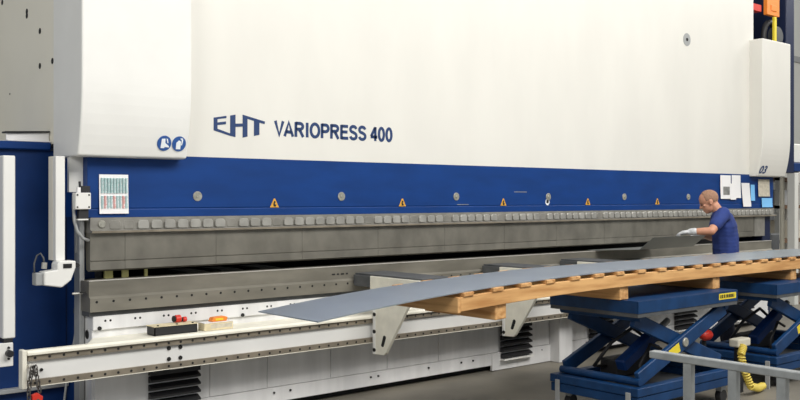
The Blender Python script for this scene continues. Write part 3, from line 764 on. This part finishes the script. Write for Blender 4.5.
for s in (-1, 1):
    mb.ball(hd(.084, s * .012 - 0, -.036), (.012, .011, .009), HB, 2)
    mb.ball(hd(.060, s * .040, -.022), (.020, .022, .016), HB, 2)     # cheek
    mb.ball(hd(-.012, s * .074, -.012), (.020, .011, .032), HB, 2)    # ear
    mb.ball(hd(-.004, s * .078, -.032), (.012, .009, .014), HB, 2)
mb.ball(hd(.082, 0, -.066), (.012, .024, .006), HB, 2); mb.ball(hd(.079, 0, -.077), (.012, .020, .006), HB, 2)   # lips
arm(mb, SL, EL, WL); arm(mb, SR, ER, WR)
accL = V((.72, .55, .42)).normalized()
gl = V((.0, .62, -.78)).normalized(); gr = V((-.1, .6, -.75)).normalized()
hand(mb, WL, HL, gl, LD); hand(mb, WR, HR, gr, FD * .848 - LD * .53)
for s in (-1, 1):
    chain(mb, [(P(-.02, s * .09, .92), (.10, .09, .09)), (P(.0, s * .10, .50), .062), (P(-.03, s * .10, .30), .058), (P(-.05, s * .105, .10), .042)])
    chain(mb, [(P(-.05, s * .105, .06), .04), (P(.12, s * .12, .05), .034)])
body = remeshed(mb, .0055, 5).build('body', M['skin'], man, smooth=True)
for s in (-1, 1):
    MB().ball(hd(.083, s * .030, -.002), .0085, None, 2).build('eye', M['eye'], man, smooth=True)
    chain(MB(), [(hd(.086, s * .018, .018), .005), (hd(.080, s * .044, .018), .004)]).build('eyebrow', M['hair'], man, smooth=True)
# cropped hair: thin cap over back and top of the skull
hm = MB().ball(hd(-.0135, 0, .026), (.1015, .0775, .0915), HB, 5)
inv = HB.inverted()
dele = []
for v in hm.bm.verts:
    q = inv @ (v.co - HC)
    if q.z < -.030 or (q.x > .045 - max(0, q.z - .05) * .6 and q.z < .085) or (q.x > -.035 and q.z < .01 and abs(q.y) > .04) or (q.x > .03): dele.append(v)
bmesh.ops.delete(hm.bm, geom=dele, context='VERTS')
ho = hm.build('cropped_hair', M['hair'], man, smooth=True)
sm = ho.modifiers.new('thick', 'SOLIDIFY'); sm.thickness = .004
# t-shirt
mb = MB(); e = .013
chain(mb, [(p, (r[0] + e, r[1] + e, r[2])) for p, r in spine[0:]])
chain(mb, [(P(.02, -.16, 1.437), .075), (P(.02, .16, 1.437), .075)])
chain(mb, [(P(.02, 0, 1.43), (.078, .095, .05)), (P(.045, 0, 1.475), (.066, .076, .024))])
chain(mb, [(P(-.02, 0, .90), (.145, .185, .03)), (P(-.02, 0, .95), (.142, .182, .05))])
for S, E_ in ((SL, EL), (SR, ER)): chain(mb, [(S, .078), (S.lerp(E_, .66), .066)])
sh = remeshed(mb, .009, 8)
for v in sh.bm.verts:
    n = noise.noise(v.co * 9) * .006 + noise.noise(V((v.co.x * 5, v.co.y * 5, v.co.z * 16))) * .0025
    v.co += v.normal * n
sh.build('t_shirt', M['shirt'], man, smooth=True)
# trousers, boots, gloves
mb = MB()
chain(mb, [(P(-.02, 0, .97), (.128, .172, .05)), (P(-.02, 0, .88), (.132, .176, .06))])
for s in (-1, 1): chain(mb, [(P(-.02, s * .09, .90), (.115, .10, .09)), (P(.0, s * .10, .50), .082), (P(-.04, s * .105, .12), .068)])
remeshed(mb, .011, 6).build('trousers', M['jeans'], man, smooth=True)
for s in (-1, 1):
    mb = MB(); chain(mb, [(P(-.06, s * .105, .075), (.056, .048, .07)), (P(-.05, s * .11, .055), (.06, .05, .05)), (P(.13, s * .125, .045), (.06, .048, .04))])
    for v in mb.bm.verts: v.co.z = max(v.co.z, .002)
    remeshed(mb, .008, 4).build('boot', M['boot'], man, smooth=True)
mb = MB(); hand(mb, WL, HL, gl, LD, .004); chain(mb, [(WL + (EL - WL) * .20, .040), (WL, .034)])
remeshed(mb, .0042, 4).build('glove', M['glove'], man, smooth=True)
mb = MB(); hand(mb, WR, HR, gr, FD * .848 - LD * .53, .004); chain(mb, [(WR + (ER - WR) * .20, .040), (WR, .034)])
remeshed(mb, .0042, 4).build('glove', M['glove'], man, smooth=True)

# ------------------------------------------------------------------ light: overcast roof daylight, plus added fills for left faces and far wall
w = bpy.data.worlds.new('hall_daylight'); bpy.context.scene.world = w; w.use_nodes = True
bg = w.node_tree.nodes['Background']; bg.inputs['Color'].default_value = (.90, .95, 1.0, 1); bg.inputs['Strength'].default_value = .38
def area(name, loc, target, sx, sy, power, col=(1, .97, .92)):
    l = bpy.data.lights.new(name, 'AREA'); l.shape = 'RECTANGLE'; l.size = sx; l.size_y = sy; l.energy = power; l.color = col
    o = bpy.data.objects.new(name, l); C.objects.link(o); o.location = loc
    o.rotation_euler = (V(target) - V(loc)).to_track_quat('-Z', 'Y').to_euler()
    return o
area('roof_and_fill_light', (5.0, -1.0, 7.5), (5.0, 6, 1.4), 6, 3, 680)
area('roof_and_fill_light', (10.5, .5, 7.0), (9.5, 6, 1.0), 7, 2.5, 250)
area('roof_and_fill_light', (-3.5, .5, 5.0), (3.4, 6.2, 1.0), 3, 3, 230)  # unseen fill light, added to brighten the left-facing plates
area('roof_and_fill_light', (17, 4, 7.5), (17, 11, 2.5), 4, 3, 500)  # unseen lamp, strengthened and aimed to brighten the far wall

# ------------------------------------------------------------------ camera
cam = bpy.data.cameras.new('camera'); cam.lens = 36 * 930 / 800; cam.sensor_width = 36; cam.shift_y = -.0025
co = bpy.data.objects.new('camera', cam); C.objects.link(co); co.location = (0, 0, 1.62)
co.rotation_euler = (math.radians(90), 0, math.radians(49.4 - 90))
S = bpy.context.scene; S.camera = co
S.view_settings.view_transform = 'Standard'; S.view_settings.look = 'None'; S.view_settings.gamma = 1; S.view_settings.use_curve_mapping = False
S.view_settings.exposure = 0.0
